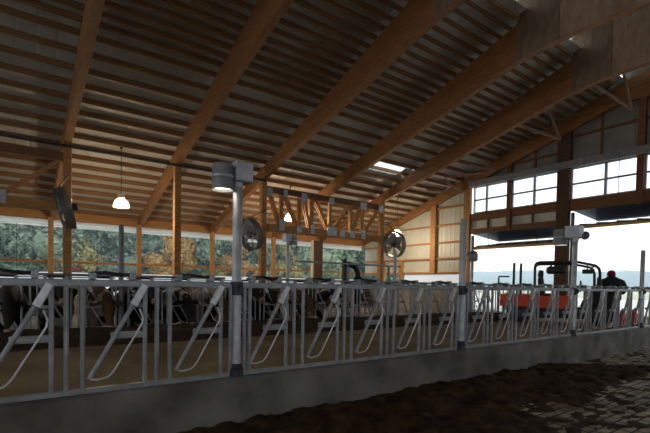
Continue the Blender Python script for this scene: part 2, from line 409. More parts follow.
truss('lattice_truss', 'timber lattice truss with steel plates hung between two posts', 9.1, 16.0,
      [(9.9,.16),(10.85,.16),(11.5,.22),(12.6,.16),(13.9,.16),(14.65,.16)],
      [(9.3,1,9.82,0),(10.05,1,10.75,0),(11.05,1,11.42,0),(11.7,1,12.5,0),(12.75,0,13.75,1),(14.0,0,14.5,1),(14.75,0,15.75,1)],
      [(9.85,.26,.5),(10.8,.26,.3),(11.5,.2,.42),(12.65,.55,.42),(13.3,.3,.26),(13.92,.3,.34),(14.66,.26,.44)],
      [(9.25,.26,.3),(10.05,.2,.2),(11.05,.3,.5),(12.6,.3,.2),(14.65,.4,.3),(15.85,.3,.3)])
truss('lattice_truss', 'timber truss end with one diagonal at the far left of the barn', -5.6, 1.55,
      [(-3.5,.16),(-1.5,.16)], [(1.45,1,-.2,0),(-.3,0,-1.4,1),(-1.6,1,-3.4,0),(-3.6,0,-5.4,1)], [(-.25,.5,.42),(-3.5,.5,.42)], [(-1.5,.4,.3)])
# conduit along the post tops
o = MB().tube([(0,0,0),(16.5,0,0)], .05, 8).build('conduit_pipe', M['dark_steel'], loc=(-7.5, 16.8, CZ+4.40)); tag(o, 'dark pipe running along the tops of the inner posts', 'pipe')

# ------------------------------------------------------------------ end wall (right, X = GX)
W = []
def wbox(y0,y1,z0,z1,x0=GX,x1=GX+.12): W.append((y0,y1,z0,z1,x0,x1))
z = lambda r: CZ+r
def rake(y): return ztop(y)+PD
wl = MB()
# siding left of the doors, up to the rake
wl.prism([(14.55,z(.66)),(14.55,rake(14.55)),(EAVE_Y,rake(EAVE_Y)),(EAVE_Y,z(.66))], GX+.10, GX+.13, 'X')
# siding above the windows to the ridge and down the other slope
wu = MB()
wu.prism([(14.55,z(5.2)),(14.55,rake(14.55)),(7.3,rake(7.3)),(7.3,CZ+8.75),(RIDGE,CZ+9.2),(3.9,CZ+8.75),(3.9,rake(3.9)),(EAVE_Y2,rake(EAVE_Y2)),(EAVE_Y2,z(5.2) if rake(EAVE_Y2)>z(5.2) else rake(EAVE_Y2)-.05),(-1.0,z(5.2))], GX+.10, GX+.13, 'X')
# between windows and doors
wl.box(GX+.10,GX+.13,9.75,14.55,z(2.81),z(3.85)); wl.box(GX+.10,GX+.13,4.0,9.75,z(3.37),z(3.85))
# beyond the right edge of the picture
wl.box(GX+.10,GX+.13,EAVE_Y2,-1.2,0,z(3.85)); wl.box(GX+.10,GX+.13,-1.2,3.9,z(3.3),z(3.85)); wl.box(GX+.10,GX+.13,EAVE_Y2,1.5,z(3.85),z(5.2))
wl.prism([(y,zz) for y,zz in ((-1.0,z(3.8)),(-1.0,z(5.25)),(EAVE_Y2,rake(EAVE_Y2)-.02),(EAVE_Y2,z(2.0)))], GX+.10, GX+.13, 'X')
# vertical ribs of the sheet
y = 14.7
while y < 22.6:
    wl.box(GX+.085,GX+.10,y,y+.04,z(.66),rake(y)-.05); y += .3
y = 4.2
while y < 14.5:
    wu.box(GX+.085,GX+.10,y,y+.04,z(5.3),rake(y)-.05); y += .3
wall = struct('wall_right', wl, M['siding']); struct('wall_right_upper', wu, M['siding_dim'])
struct('wall_right_concrete', MB().box(GX,GX+.2,14.55,EAVE_Y+.2,0,z(.04)), M['wainscot'])
# studs, girts and beams of that wall (timber)
def wtimber(name, x0,x1,y0,y1,z0,z1, mat='wood_dark'):
    return struct(name, MB().bbox(x0,x1,y0,y1,z0,z1,.01), M[mat])
def stud_rake(y0,y1,z0,mat='wood_dark',x0=GX-.12):
    mb = MB(); mb.prism([(y0,z0),(y1,z0),(y1,rake(y1)-.3),(y0,rake(y0)-.3)], x0, GX+.08, 'X'); return struct('trim_wall_stud', mb, M[mat])
stud_rake(14.25,14.62,0,'wood'); stud_rake(16.5,16.85,z(.7),'wood')
stud_rake(9.2,9.75,0,'post_dark'); stud_rake(11.95,12.15,z(2.81)); stud_rake(6.48,6.72,z(3.3)); stud_rake(3.8,4.0,0)
for y in (13.2,10.85,8.05,5.3): stud_rake(y-.04,y+.04,z(5.4),x0=GX)
for r in (.77,1.57,2.47,3.43,4.4):
    y1 = min(EAVE_Y, RIDGE+(CZ+8.05+.666-(r+CZ)-.3)/.333)
    wtimber('trim_girt', GX-.02,GX+.085,14.6,y1,z(r)-.07,z(r)+.03,'wood_x')
for y0,y1,r in ((9.75,14.3,6.0),(4,9.2,6.6)): wtimber('trim_girt', GX,GX+.085,y0,y1,z(r)-.05,z(r)+.05)
wtimber('trim_beam', GX-.06,GX+.1,9.75,14.3,z(3.45),z(3.82)); wtimber('trim_beam', GX-.06,GX+.1,9.75,14.3,z(2.78),z(3.02))
wtimber('trim_beam', GX-.06,GX+.1,4.0,9.2,z(3.37),z(3.82))
for y in (13.25,10.9): wtimber('trim_wall_stud', GX,GX+.09,y-.04,y+.04,z(3.0),z(3.5))
wtimber('trim_duct', GX-.25,GX+.05,2.0,14.3,z(5.2),z(5.5),'galv_dull')
# rake beam along the end wall
mb = MB(); mb.prism([(EAVE_Y,ztop(EAVE_Y)),(EAVE_Y,ztop(EAVE_Y)-.35),(7.6,ztop(7.6)-.75),(RIDGE,ztop(7.6)-.6),(3.6,ztop(7.6)-.75),(-11,ztop(-11)-.35),(-11,ztop(-11)),(RIDGE,ztop(RIDGE))], GX-.16, GX-.02, 'X')
struct('trim_rake_beam', mb, M['glulam'])
# windows
for i,(y1,y0,ym) in enumerate(((14.12,12.15,13.35),(11.95,9.75,10.85),(9.2,6.72,7.85),(6.48,4.0,5.25))):
    wn = bpy.data.objects.new('window_%d'%(i+1), None); col.objects.link(wn); wn['kind'] = 'structure'
    z0,z1 = z(3.85),z(5.2)
    fr = MB(); fw = .05
    for a,b,c_,d in ((y0,y0+fw,z0,z1),(y1-fw,y1,z0,z1),(y0,y1,z0,z0+.04),(y0,y1,z1-.04,z1),(ym-.05,ym+.05,z0,z1)): fr.box(GX+.02,GX+.11,a,b,c_,d)
    struct('window_frame', fr, M['frame_white'], wn)
    struct('window_muntin', MB().box(GX+.03,GX+.09,y0+fw,y1-fw,(z0+z1)/2-.04,(z0+z1)/2+.03), M['window_bar'], wn)
    for a,b in ((y0+fw,ym-.05),(ym+.05,y1-fw)):
        struct('window_pane', MB().box(GX+.055,GX+.063,a,b,z0+.04,z1-.04), M['glass'], wn)
# thin hoist cable in front of the windows
for y,w in ((7.25,'third'),(13.75,'first'),):
    o = MB().tube([(0,0,0),(0,0,1.9)], .012, 6).build('hoist_cable', M['dark_steel'], loc=(GX-.3,y,z(3.5))); tag(o, 'thin dark hoist cable hanging across the %s high window of the end wall'%w, 'cable')
# knee braces from the rafter to the end wall
BR = [((GX-.2,12.7,z(5.75)),(18.7,13.6,None),(18.4,14.9,None),'first pair of roof braces, right above the first high window'),
      ((GX-.2,9.62,z(6.5)),(18.3,9.5,None),(17.8,10.6,None),'pair of roof braces above the stud between the two big doors'),
      ((GX-.2,6.94,z(7.0)),(18.9,7.0,None),(18.5,7.9,None),'pair of roof braces highest up, nearest the roof ridge'),
      ((GX-.2,14.6,z(5.0)),(18.8,15.2,None),(18.6,16.2,None),'lowest pair of roof braces, above the corner of the pale siding')]
for p,a,b,lb in BR:
    t = thing('roof_brace', 'weathered '+lb, 'brace', p)
    for q in (a,b):
        e = Vector((q[0],q[1],ztop(q[1])+.05)); mb = MB(); mb.beam((0,0,0), e-Vector(p), .09, .09); mb.build('brace_bar', M['wood_lit'] if False else M['ply'], t)
# white curtain, lit from outside, under the siding
cu = MB(); vs = []; fs = []; n = 60
for i in range(n+1):
    y = 14.7+(19.05-14.7)*i/n
    for j in range(5): vs.append((GX+.14+.02*math.sin(j*1.9+y), y, z(.02)+(.64)*j/4))
for i in range(n):
    for j in range(4):
        a = i*5+j; fs.append((a,a+1,a+6,a+5))
cu.raw(vs,fs); o = cu.build('end_wall_curtain', M['curtain'], smooth=True); tag(o, 'white backlit curtain under the pale siding of the end wall', 'curtain')
wtimber('trim_wall_stud', GX-.05,GX+.1,19.1,19.4,z(-.1),z(1.6),'wood')
wtimber('trim_wall_stud', GX-.05,GX+.1,20.7,20.85,z(-.1),z(1.6),'wood')
# bifold doors hanging open above the two openings
def bifold(y0,y1,zh,zs,label):
    t = thing('bifold_door', label, 'door', (GX+.2,(y0+y1)/2,zs)); org = (GX+.2,(y0+y1)/2,zs); xo = GX+2.6
    mb = MB(); mb.beam((GX+.1,(y0+y1)/2,zh+.03),(xo,(y0+y1)/2,(zh+zs)/2+.22), y1-y0, .08); rel(mb,org).build('upper_leaf', M['door_skin'], t)
    mb = MB(); mb.beam((GX+.22,(y0+y1)/2,zs+.12),(xo,(y0+y1)/2,(zh+zs)/2+.08), y1-y0, .08); rel(mb,org).build('lower_leaf', M['door_skin'], t)
    mb = MB(); mb.bbox(GX+.12,GX+.22,y0,y1,zs,zs+.1,.01); mb.bbox(GX+.6,GX+.68,y0,y1,zs+.06,zs+.14,.01); rel(mb,org).build('bottom_rail', M['ochre'], t)
    n = 8
    for k in range(n):
        yy = y0+.25+(y1-y0-.5)*k/(n-1)
        mb = MB(); mb.beam((GX+.2,yy,zs+.17),(GX+1.9,yy,zs+.17+(zh-zs)*.22), .08,.1); rel(mb,org).build('rib', M['wood_dark'], t)
    for yy in (y0+.9,y1-.9):
        mb = MB(); mb.tube([(GX+.22,yy,zs+.1),(GX+.16,yy,zh+.1)], .015, 6); rel(mb,org).build('lift_strap', M['black'], t)
bifold(9.85,14.2,z(2.78),z(1.95),'bifold door folded up over the smaller opening beside the pale siding')
bifold(3.6,9.1,z(3.37),z(2.58),'bifold door folded up over the big opening behind the red utility vehicle')
wtimber('trim_door_track', GX+.05,GX+.16,9.06,9.18,0.3,z(3.3),'galv_dull'); wtimber('trim_door_track', GX+.05,GX+.16,14.1,14.22,0.3,z(2.7),'galv_dull')
# closing wall at the far left end, with a big open doorway
struct('wall_left', MB().box(WX0-.15,WX0,9,EAVE_Y,0,7).box(WX0-.15,WX0,EAVE_Y2,-2,0,7).prism([(EAVE_Y,3),(EAVE_Y2,3),(EAVE_Y2,rake(EAVE_Y2)),(RIDGE,rake(RIDGE)),(EAVE_Y,rake(EAVE_Y))],WX0-.15,WX0-.01,'X') if False else MB().box(WX0-.15,WX0,9,EAVE_Y,0,6).box(WX0-.15,WX0,EAVE_Y2,-2,0,6), M['siding'])

# ------------------------------------------------------------------ feeding fence: posts, lamps, panels
FY = 4.2
PX = [1.93, 5.68, 9.33, 12.97]
def fence_post(x, y, h, lb, r=.049, z0=.53, mat='galv'):
    t = thing('fence_post', lb, 'post', (x,y,z0))
    MB().lathe([(0,0),(r,0),(r,h),(r*.85,h+.01),(0,h+.01)], 20).build('pipe', M[mat], t, True)
    MB().lathe([(r,.0),(r+.03,.0),(r+.03,.07),(r+.012,.09),(r+.012,.13),(r,.13)], 16).build('foot_clamp', M['dark_steel'], t, True)
    mb = MB(); mb.lathe([(r,.84),(r+.016,.84),(r+.016,.98),(r,.98)], 16); mb.bbox(-.02,.02,-r-.05,-r,.87,.95,.005); mb.build('rail_clamp', M['dark_steel'], t, True)
    return t
fence_post(PX[0],FY,1.99,'tall galvanised pipe post in the near fence carrying the big round lamp')
fence_post(PX[1],FY,2.0,'galvanised pipe post in the near fence with the small dome lamp bracket')
fence_post(PX[2],FY,1.98,'galvanised pipe post in the near fence in front of the red vehicle, carrying a lamp')
fence_post(PX[3],FY,1.95,'bare galvanised pipe post in the near fence right of the person')
fence_post(-1.8,FY,1.95,'bare galvanised pipe post in the near fence left of the picture')
fence_post(16.6,FY,1.95,'galvanised pipe post in the near fence close to the end wall')
for x,h,lb in ((1.76,2.02,'dull pipe post in the far fence, seen left of the lone timber post'),(5.45,1.93,'pipe post in the far fence carrying a lamp under the lattice truss'),
            (9.05,1.95,'pipe post in the far fence below the right-hand barn fan'),(12.7,1.9,'pipe post in the far fence near the tall farm gate')):
    fence_post(x,9.0,h,lb,.045,.53,'galv_dull' if x<3 else 'galv')
fence_post(-1.9,9.0,1.9,'dull pipe post in the far fence, beyond the left picture edge',.045)
fence_post(15.25,9.0,1.87,'left one of two dark bare posts standing close together by the big door',.045,.53,'dark_steel')
fence_post(15.72,9.0,1.87,'right one of two dark bare posts standing close together by the big door',.045,.53,'dark_steel')

def barn_lamp(x,y,z0,rz,lb,s=1.0,off=.165,bx=.13):
    """junction box on the post with a can lamp on its -x side"""
    t = thing('post_lamp', lb, 'lamp', (x,y,z0), rz)
    mb = MB(); mb.bbox(-.06*s-max(0,off-.165)*s,bx*s,-.09*s,.09*s,0,.2*s,.008)
    for px in (.0,.07): mb.lathe([(.0,0),(.008,0),(.008,.006),(0,.006)],8,Matrix.Translation((px,-.09*s,.1*s))@Matrix.Rotation(PI/2,4,'X'))
    mb.build('junction_box', M['galv'], t)
    X = -off*s; r = .105*s
    MB().lathe([(r,-.1*s),(r,.13*s),(r*.94,.155*s),(r*.6,.165*s),(0,.165*s)],28,Matrix.Translation((X,0,0))).build('lamp_can', M['galv_dull'], t, True)
    MB().lathe([(r+.004,0),(r+.008,.004),(r+.008,.02),(r+.004,.024)],28,Matrix.Translation((X,0,.02*s))).build('band', M['galv'], t, True)
    MB().lathe([(r*.93,-.075*s),(r*.85,-.07*s),(0,-.07*s)],28,Matrix.Translation((X,0,0))).build('lens', M['led'], t, True, label='glowing lens')
    MB().tube([(0,0,-.05*s),(0,0,0)], .05*s, 14).build('mounting_collar', M['galv'], t, True)
    return t
barn_lamp(PX[0],FY,2.53,0,'big round grey can lamp with junction box on the tall near post')
barn_lamp(PX[2],FY,2.52,-PI/2,'grey can lamp on the near fence post in front of the red vehicle',1.25,.24,.09)
barn_lamp(5.45,9.0,2.5,PI,'grey can lamp on the far fence post under the lattice truss',.9)
t = thing('loudspeaker', 'small dark blue horn on the lamp post in front of the red vehicle', 'horn', (PX[2]+.02,FY-.1,2.5)); t.scale = (.8,.8,.8)
MB().tube([(0,0,.1),(.1,0,.1)],.02,8).build('bracket',M['dark_steel'],t); MB().lathe([(.03,0),(.05,.06),(.11,.12),(.10,.12),(0,.03)],18,Matrix.Translation((.1,0,.1))@Matrix.Rotation(PI/2,4,'Y')).build('horn',M['door_skin'],t,True)
t = thing('dome_lamp', 'small grey dome lamp on a bracket at the right side of the near pipe post', 'lamp', (PX[1]+.05,FY,1.985)); t.scale = (.75,.75,.75)
MB().tube([(0,0,.02),(.08,0,.02),(.13,0,.06),(.2,0,.06)],.018,8).build('bracket',M['galv_dull'],t,True)
MB().lathe([(.085,-.1),(.095,-.09),(.095,.03),(.08,.075),(.045,.1),(0,.11)],22,Matrix.Translation((.28,0,0))).build('dome',M['galv_dull'],t,True)
MB().lathe([(.08,-.1),(.06,-.12),(0,-.125)],18,Matrix.Translation((.28,0,0))).build('lens',M['white_plastic'],t,True)

A_OFF = [.60, 1.33, 2.065, 2.795, 3.53]
PL = 3.68
Z0, ZT = .535, 1.475          # bottom-rail and top-rail centre heights
def headlock_panel(x0, y, lb, group='headlock panels'):
    t = thing('headlock_panel', lb, 'feed fence', (x0,y,0), 0, group)
    L = PL-.12
    mb = MB(); mb.beam((.06,0,ZT),(.06+L,0,ZT),.05,.062,b=.008); mb.build('top_rail', M['galv_panel'], t)
    mb = MB(); mb.beam((.06,0,Z0),(.06+L,0,Z0),.05,.072,b=.008)
    for a in A_OFF: mb.lathe([(0,.008),(.011,.008),(.011,0)],8,Matrix.Translation((a-.15,-.026,Z0))@Matrix.Rotation(PI/2,4,'X'))
    mb.build('bottom_rail', M['galv_panel'], t)
    mb = MB(); mb.tube([(.1,-.02,ZT+.065),(.1+L-.1,-.02,ZT+.065)],.011,8); mb.build('lock_rod', M['galv_dull'], t)
    up = None; base = MB().tube([(0,0,Z0),(0,0,ZT)],.0205,10).mesh('upright', M['galv_panel'], True)
    xs = [.09, .15]
    for a in A_OFF: xs += [a, a+.105]+([a+.225] if a < 3.4 else [])
    for x in xs:
        o = bpy.data.objects.new('upright', base); col.objects.link(o); o.parent = t; o.location = (x,0,0)
    lm = {}
    def share(key, mb_fn, name, mat, x, smooth=True, par=None):
        if key not in lm: lm[key] = mb_fn().mesh(name, mat, smooth)
        o = bpy.data.objects.new(name, lm[key]); col.objects.link(o); o.parent = par or t
        if par is None: o.location = (x,0,0)
        return o
    for a in A_OFF:
        # tilted locking bar, hinged low, with a latch casting at its head
        lb_ = share('bar', lambda: MB().tube([(-.46,-.035,.655),(-.05,-.035,1.39)],.021,10), 'locking_bar', M['galv_panel'], a)
        share('cast', lambda: MB().beam((-.105,-.04,1.285),(-.012,-.04,1.462),.062,.05,(0,1,0),.008).beam((-.085,-.07,1.335),(-.055,-.07,1.385),.03,.02,(0,1,0)), 'latch_casting', M['zinc'], a, False, lb_)
        share('rod', lambda: MB().tube([(-.06,-.05,1.25),(-.05,-.05,1.225),(-.03,-.05,1.17),(-.035,-.05,1.12),(-.262,-.05,.72),(-.285,-.05,.69),(-.32,-.05,.66),(-.40,-.05,.645),(-.45,-.05,.655)],.0085,8), 'release_loop', M['zinc'], a)
        share('strap', lambda: MB().bbox(-.285,.0,-.016,.016,.985,1.045,.006).bbox(-.24,-.1,-.03,-.016,1.0,1.03,.004), 'cross_strap', M['galv_panel'], a, False)
        lt = share('latch', lambda: MB().bbox(-.14,-.085,-.05,.04,ZT+.031,ZT+.10,.008), 'latch_bracket', M['galv_panel'], a, False)
        share('latch2', lambda: MB().bbox(-.46,-.405,-.05,.04,ZT+.031,ZT+.09,.008), 'latch_bracket', M['galv_panel'], a, False)
        share('lever', lambda: MB().tube([(-.45,-.03,ZT+.08),(-.33,-.03,ZT+.092),(-.2,-.03,ZT+.072),(-.1,-.03,ZT+.085)],.014,8).tube([(-.42,.0,ZT+.06),(-.30,-.01,ZT+.068),(-.22,0,ZT+.085),(-.12,0,ZT+.07)],.011,8), 'lever', M['dark_steel'], a, True, lt)
    return t
NL = ['headlock panel of the near fence at the far left, ending at the tall lamp post', 'headlock panel of the near fence between the tall lamp post and the dome lamp post',
      'headlock panel of the near fence right of the dome lamp post', 'headlock panel of the near fence in front of the person', 'headlock panel of the near fence at the far right, beyond the last bare post']
P0 = headlock_panel(PX[0]-3.7, FY, NL[0], 'near headlock panels')
for x,lb in zip((PX[0]+.0,PX[1]-.01,PX[2]-.01,PX[3]),NL[1:]): dup(P0,(x,FY,0),0,lb)
FL = ['headlock panel of the far fence at the far left, in front of the cows', 'headlock panel of the far fence in front of the cows, behind the tall lamp post', 'headlock panel of the far fence behind the cow brush',
      'headlock panel of the far fence below the right-hand barn fan', 'headlock panel of the far fence behind the dome lamp post']
for k,lb in enumerate(FL): dup(P0,(1.76+3.66*k,9.0,0),PI,lb,'far headlock panels')

# ------------------------------------------------------------------ farm gate by the end of the far fence
def farm_gate(x,y,rz,w,h,lb,z0=.05):
    t = thing('farm_gate', lb, 'gate', (x,y,z0), rz)
    MB().tube([(0,0,.1),(0,0,h),(w,0,h),(w,0,.1),(0,0,.1)],.024,8).build('gate_frame',M['galv_dull'],t,True)
    for k in range(4):
        zz = .1+(h-.1)*(k+1)/5; MB().tube([(0,0,zz),(w,0,zz)],.015,6).build('rail',M['galv_dull'],t,True)
    for k in range(5):
        xx = w*(k+1)/6; MB().tube([(xx,-.02,.1),(xx,-.02,h)],.014,6).build('bar',M['galv_dull'],t,True)
farm_gate(13.0,10.2,.1,2.6,1.55,'grey tubular farm gate standing behind the dome lamp post')
farm_gate(16.2,10.0,-.1,2.6,1.5,'grey tubular farm gate across the smaller end doorway')
farm_gate(10.2,12.5,.05,2.4,1.5,'grey tubular farm gate in front of the concrete end wall')
t = thing('hook_post', 'dark bent pipe bracket beside the two close bare posts', 'bracket', (14.75,9.3,0))
MB().tube([(0,0,0),(0,0,1.86),(.04,0,1.9),(.5,-.1,1.9)],.03,8).build('bent_pipe',M['dark_steel'],t,True)

# ------------------------------------------------------------------ cow brush and pipe rail
t = thing('cow_brush', 'black swinging cow brush on a post behind the fence', 'brush', (8.22,10.3,0))
MB().bbox(-.06,.06,-.06,.06,0,2.2,.015).build('mounting_post', M['black'], t)
MB().tube([(0,0,2.08),(.18,0,2.11),(.34,0,2.08),(.46,0,2.0),(.53,0,1.88),(.54,0,1.72)],[.08,.09,.09,.09,.085,.075],14).build('arm', M['black'], t, True)
mb = MB()
prof = []
for k in range(15):
    zz = .9+.06*k; prof.append((.17+(.03 if k%2 else -.01)-.06*abs(k-7)/7, zz))
mb.lathe([(0,.9)]+prof+[(0,1.74)],20,Matrix.Translation((.54,0,0))).build('bristle_roll', M['rubber'], t, True)
MB().bbox(-.055,.055,-.06,.06,2.2,2.28,.02).build('motor', M['dark_steel'], t)
MB().bbox(.49,.59,-.05,.05,1.76,1.84,.01).build('bearing', M['yellow'], t)
o = MB().tube([(0,0,0),(4.0,0,0)],.025,8).build('pipe_rail', M['galv'], loc=(6.2,9.9,CZ+.6)); tag(o,'level galvanised pipe rail passing behind the black cow brush','rail')
for x,w in ((8.08,'middle'),(9.72,'right')):
    o = MB().tube([(0,0,0),(0,0,CZ+.6)],.035,8).build('rail_post', M['galv_dull'], loc=(x,9.95,0)); tag(o,'pipe post under the %s of the level pipe rail'%w,'post')

# ------------------------------------------------------------------ barn fans
def barn_fan(x,y,zc,rz,tilt,lb,postx):
    t = thing('barn_fan', lb, 'fan', (x,y,zc))
    R = Matrix.Rotation(rz,4,'Z')@Matrix.Rotation(PI/2+tilt,4,'Y')
    r = .62; d = .145
    MB().lathe([(r+.05,-d),(r,-d+.04),(r,d-.04),(r+.05,d),(r+.06,d),(r+.035,d-.05),(r+.035,-d+.05),(r+.06,-d),(r+.05,-d)],40,R).build('housing', M['fan_metal'], t, True)
    MB().lathe([(0,-.07),(.13,-.07),(.14,-.03),(.14,.05),(.11,.1),(0,.1)],20,R).build('hub', M['dark_steel'], t, True)
    for k in range(6):
        q = R@Matrix.Rotation(k*PI/3,4,'Z'); mb = MB(); vs = []
        for i in range(7):
            u = .12+(r-.15)*i/6; tw = .75-.4*i/6; ww = .10+.09*math.sin(PI*min(1,(i+1)/7))
            for sx in (-1,1):
                for th in (-.006,.006):
                    vs.append(q@Vector((u, sx*ww*math.cos(tw)-th*math.sin(tw), sx*ww*math.sin(tw)+th*math.cos(tw))))
        fs = []
        for i in range(6):
            a=4*i;b=4*i+4
            fs += [(a,b,b+2,a+2),(a+1,a+3,b+3,b+1),(a,a+1,b+1,b),(a+2,b+2,b+3,a+3)]
        fs += [(0,2,3,1),(24,25,27,26)]
        mb.raw(vs,fs).build('blade', M['galv_dull'], t, True)
    for k in range(3):
        q = R@Matrix.Rotation(k*2*PI/3+.5,4,'Z'); a = q@Vector((.1,0,.16)); b = q@Vector((r+.02,0,.16)); MB().tube([a,b],.014,6).build('guard_strut', M['dark_steel'], t, True)
    mb = MB(); c2 = R@Vector((0,0,.26)); mb.tube([R@Vector((0,0,.1)),R@Vector((0,0,.36))],.11,16); mb.build('motor', M['black'], t, True)
    mb = MB(); top = R@Vector((-.64,0,0)); 
    mb.tube([(top.x,top.y,abs(top.z)),(postx-x,.35,abs(top.z)+.55)],.02,6); mb.tube([(0,r*.98 if abs(math.cos(rz))>.5 else .3,-.1),(postx-x,17-y-.1,-.1)],.025,6); mb.build('hanger', M['dark_steel'], t, True)
barn_fan(1.47,15.95,CZ+2.22,-.02,-.28,'round barn fan seen edge-on, hung tilted on the left timber post',1.65)
barn_fan(8.05,16.3,CZ+1.98,.12,-.30,'round barn fan hung between the tall lamp post and the lattice truss',9.0)
barn_fan(16.12,16.15,CZ+2.1,.05,-.12,'round barn fan facing the camera beside the pale siding',16.0)

# ------------------------------------------------------------------ pendant lamps
def pendant(x,y,zb,lb):
    t = thing('pendant_lamp', lb, 'lamp', (x,y,zb))
    prof = [(.265,0),(.27,.02),(.255,.12),(.21,.22),(.14,.29),(.10,.33)]
    mb = MB(); mb.lathe(prof,28); mb.build('shade', M['shade'], t, True)
    MB().lathe([(.10,.32),(.115,.33),(.115,.45),(.09,.48),(.02,.5),(0,.5)],20).build('cap', M['white_plastic'], t, True)
    MB().lathe([(0,.03),(.07,.04),(.10,.10),(.10,.16),(.06,.24),(.04,.31)],18).build('bulb', M['bulb'], t, True)
    MB().tube([(0,0,.49),(0,0,ztop(y)+.05-zb)],.012,6).build('cord', M['black'], t)
    MB().lathe([(.05,0),(.05,.04),(0,.05)],12,Matrix.Translation((0,0,ztop(y)+.02-zb))).build('ceiling_rose', M['black'], t, True)
    l = bpy.data.lights.new('pendant_light','POINT'); l.energy = 190; l.color = (1,.80,.55); l.shadow_soft_size = .14
    lo = bpy.data.objects.new('pendant_light', l); col.objects.link(lo); lo.parent = t; lo.location = (0,0,-.08)
pendant(3.40,17.4,CZ+2.68,'lit bell pendant lamp hanging left of the lone timber post')
pendant(10.99,18.0,CZ+3.02,'lit bell pendant lamp glowing behind the webs of the lattice truss')
pendant(17.6,17.4,CZ+2.75,'lit bell pendant lamp hanging beside the right-hand barn fan')

# ------------------------------------------------------------------ loose materials
mb = MB(); vs = []; fs = []; nx, ny = 300, 22
for i in range(nx+1):
    x = -3+19*i/nx
    for j in range(ny+1):
        v = j/ny; yy = 7.55+.12*noise.noise((x*.7,0,3))+v*(8.9-7.55)
        h = .20*min(1,v*7)**.6*(.75+.25*math.sin(v*PI*.9))+.05*noise.noise((x*2.2,yy*3,1))*min(1,v*5)+.02*noise.noise((x*11,yy*11,2))
        if x > 13: h *= max(0,(14-x))
        vs.append((x,yy,.47+max(h,-.03) if v>0 else .44))
for i in range(nx):
    for j in range(ny):
        a=i*(ny+1)+j; fs.append((a,a+1,a+ny+2,a+ny+1))
mb.raw(vs,fs); o = mb.build('silage_feed', M['silage'], smooth=True); tag(o,'dark brown strip of chopped feed along the far fence','feed',None,'stuff')
def sm(a,b,x):
    t = max(0,min(1,(x-a)/(b-a))); return t*t*(3-2*t)
mb = MB(); vs = []; fs = []; nx, ny = 470, 110
for i in range(nx+1):
    x = .2+14.6*(i/nx)**1.35
    for j in range(ny+1):
        yy = .9+(4.12-.9)*j/ny
        n1 = noise.fractal((x*1.3,yy*1.6,0),.8,2.1,6); n2 = noise.noise((x*5,yy*5,7)); n3 = noise.noise((x*13,yy*13,3)); n4 = noise.noise((x*31,yy*31,5))
        band = sm(2.55,2.95,yy+.22*n1+.12*n2)*(1-sm(-.05,.4,(yy-4.05)+(x-8.3)*.6+.35*n1+.15*n2))
        left = 1-sm(4.0,5.4,x+.6*n1+.5*(2.5-yy))
        cover = max(band, left*.8)
        fade = sm(.6,1.7,x+.15*n1)
        patch = .018*(n1*1.0+n2*.9)+.024*noise.noise((x*4.0,yy*9,11))-.004
        h = patch+cover*(.055+.05*n2*.5+.03*n1)+.014*n3*(.3+cover)+.008*n4
        h += band*.05*sm(3.5,4.05,yy)
        h = h*fade-.03*(1-fade)
        vs.append((x,yy,h))
for i in range(nx):
    for j in range(ny):
        a=i*(ny+1)+j; fs.append((a,a+1,a+ny+2,a+ny+1))
mb.raw(vs,fs); o = mb.build('manure', M['manure'], smooth=True); tag(o,'dark lumpy manure spread over the grooved floor against the near curb','manure',None,'stuff')

# ------------------------------------------------------------------ remeshed bodies
def remesh(mb, voxel, name, mat, extra=None, it=4, fac=.5):
    me = mb.mesh('tmp_body', None); o = bpy.data.objects.new('tmp_body', me); col.objects.link(o)
    m = o.modifiers.new('r','REMESH'); m.mode = 'VOXEL'; m.voxel_size = voxel
    s = o.modifiers.new('s','SMOOTH'); s.factor = fac; s.iterations = it
    dg = bpy.context.evaluated_depsgraph_get(); dg.update()
    r = bpy.data.meshes.new_from_object(o.evaluated_get(dg))
    bpy.data.objects.remove(o); bpy.data.meshes.remove(me)
    if extra is not None:
        bm = bmesh.new(); bm.from_mesh(r); em = extra.mesh('tmp_extra', None); bm.from_mesh(em); bm.to_mesh(r); bm.free(); bpy.data.meshes.remove(em)
    r.name = name; r.materials.clear(); r.materials.append(mat)
    r.polygons.foreach_set('use_smooth',[True]*len(r.polygons)); return r

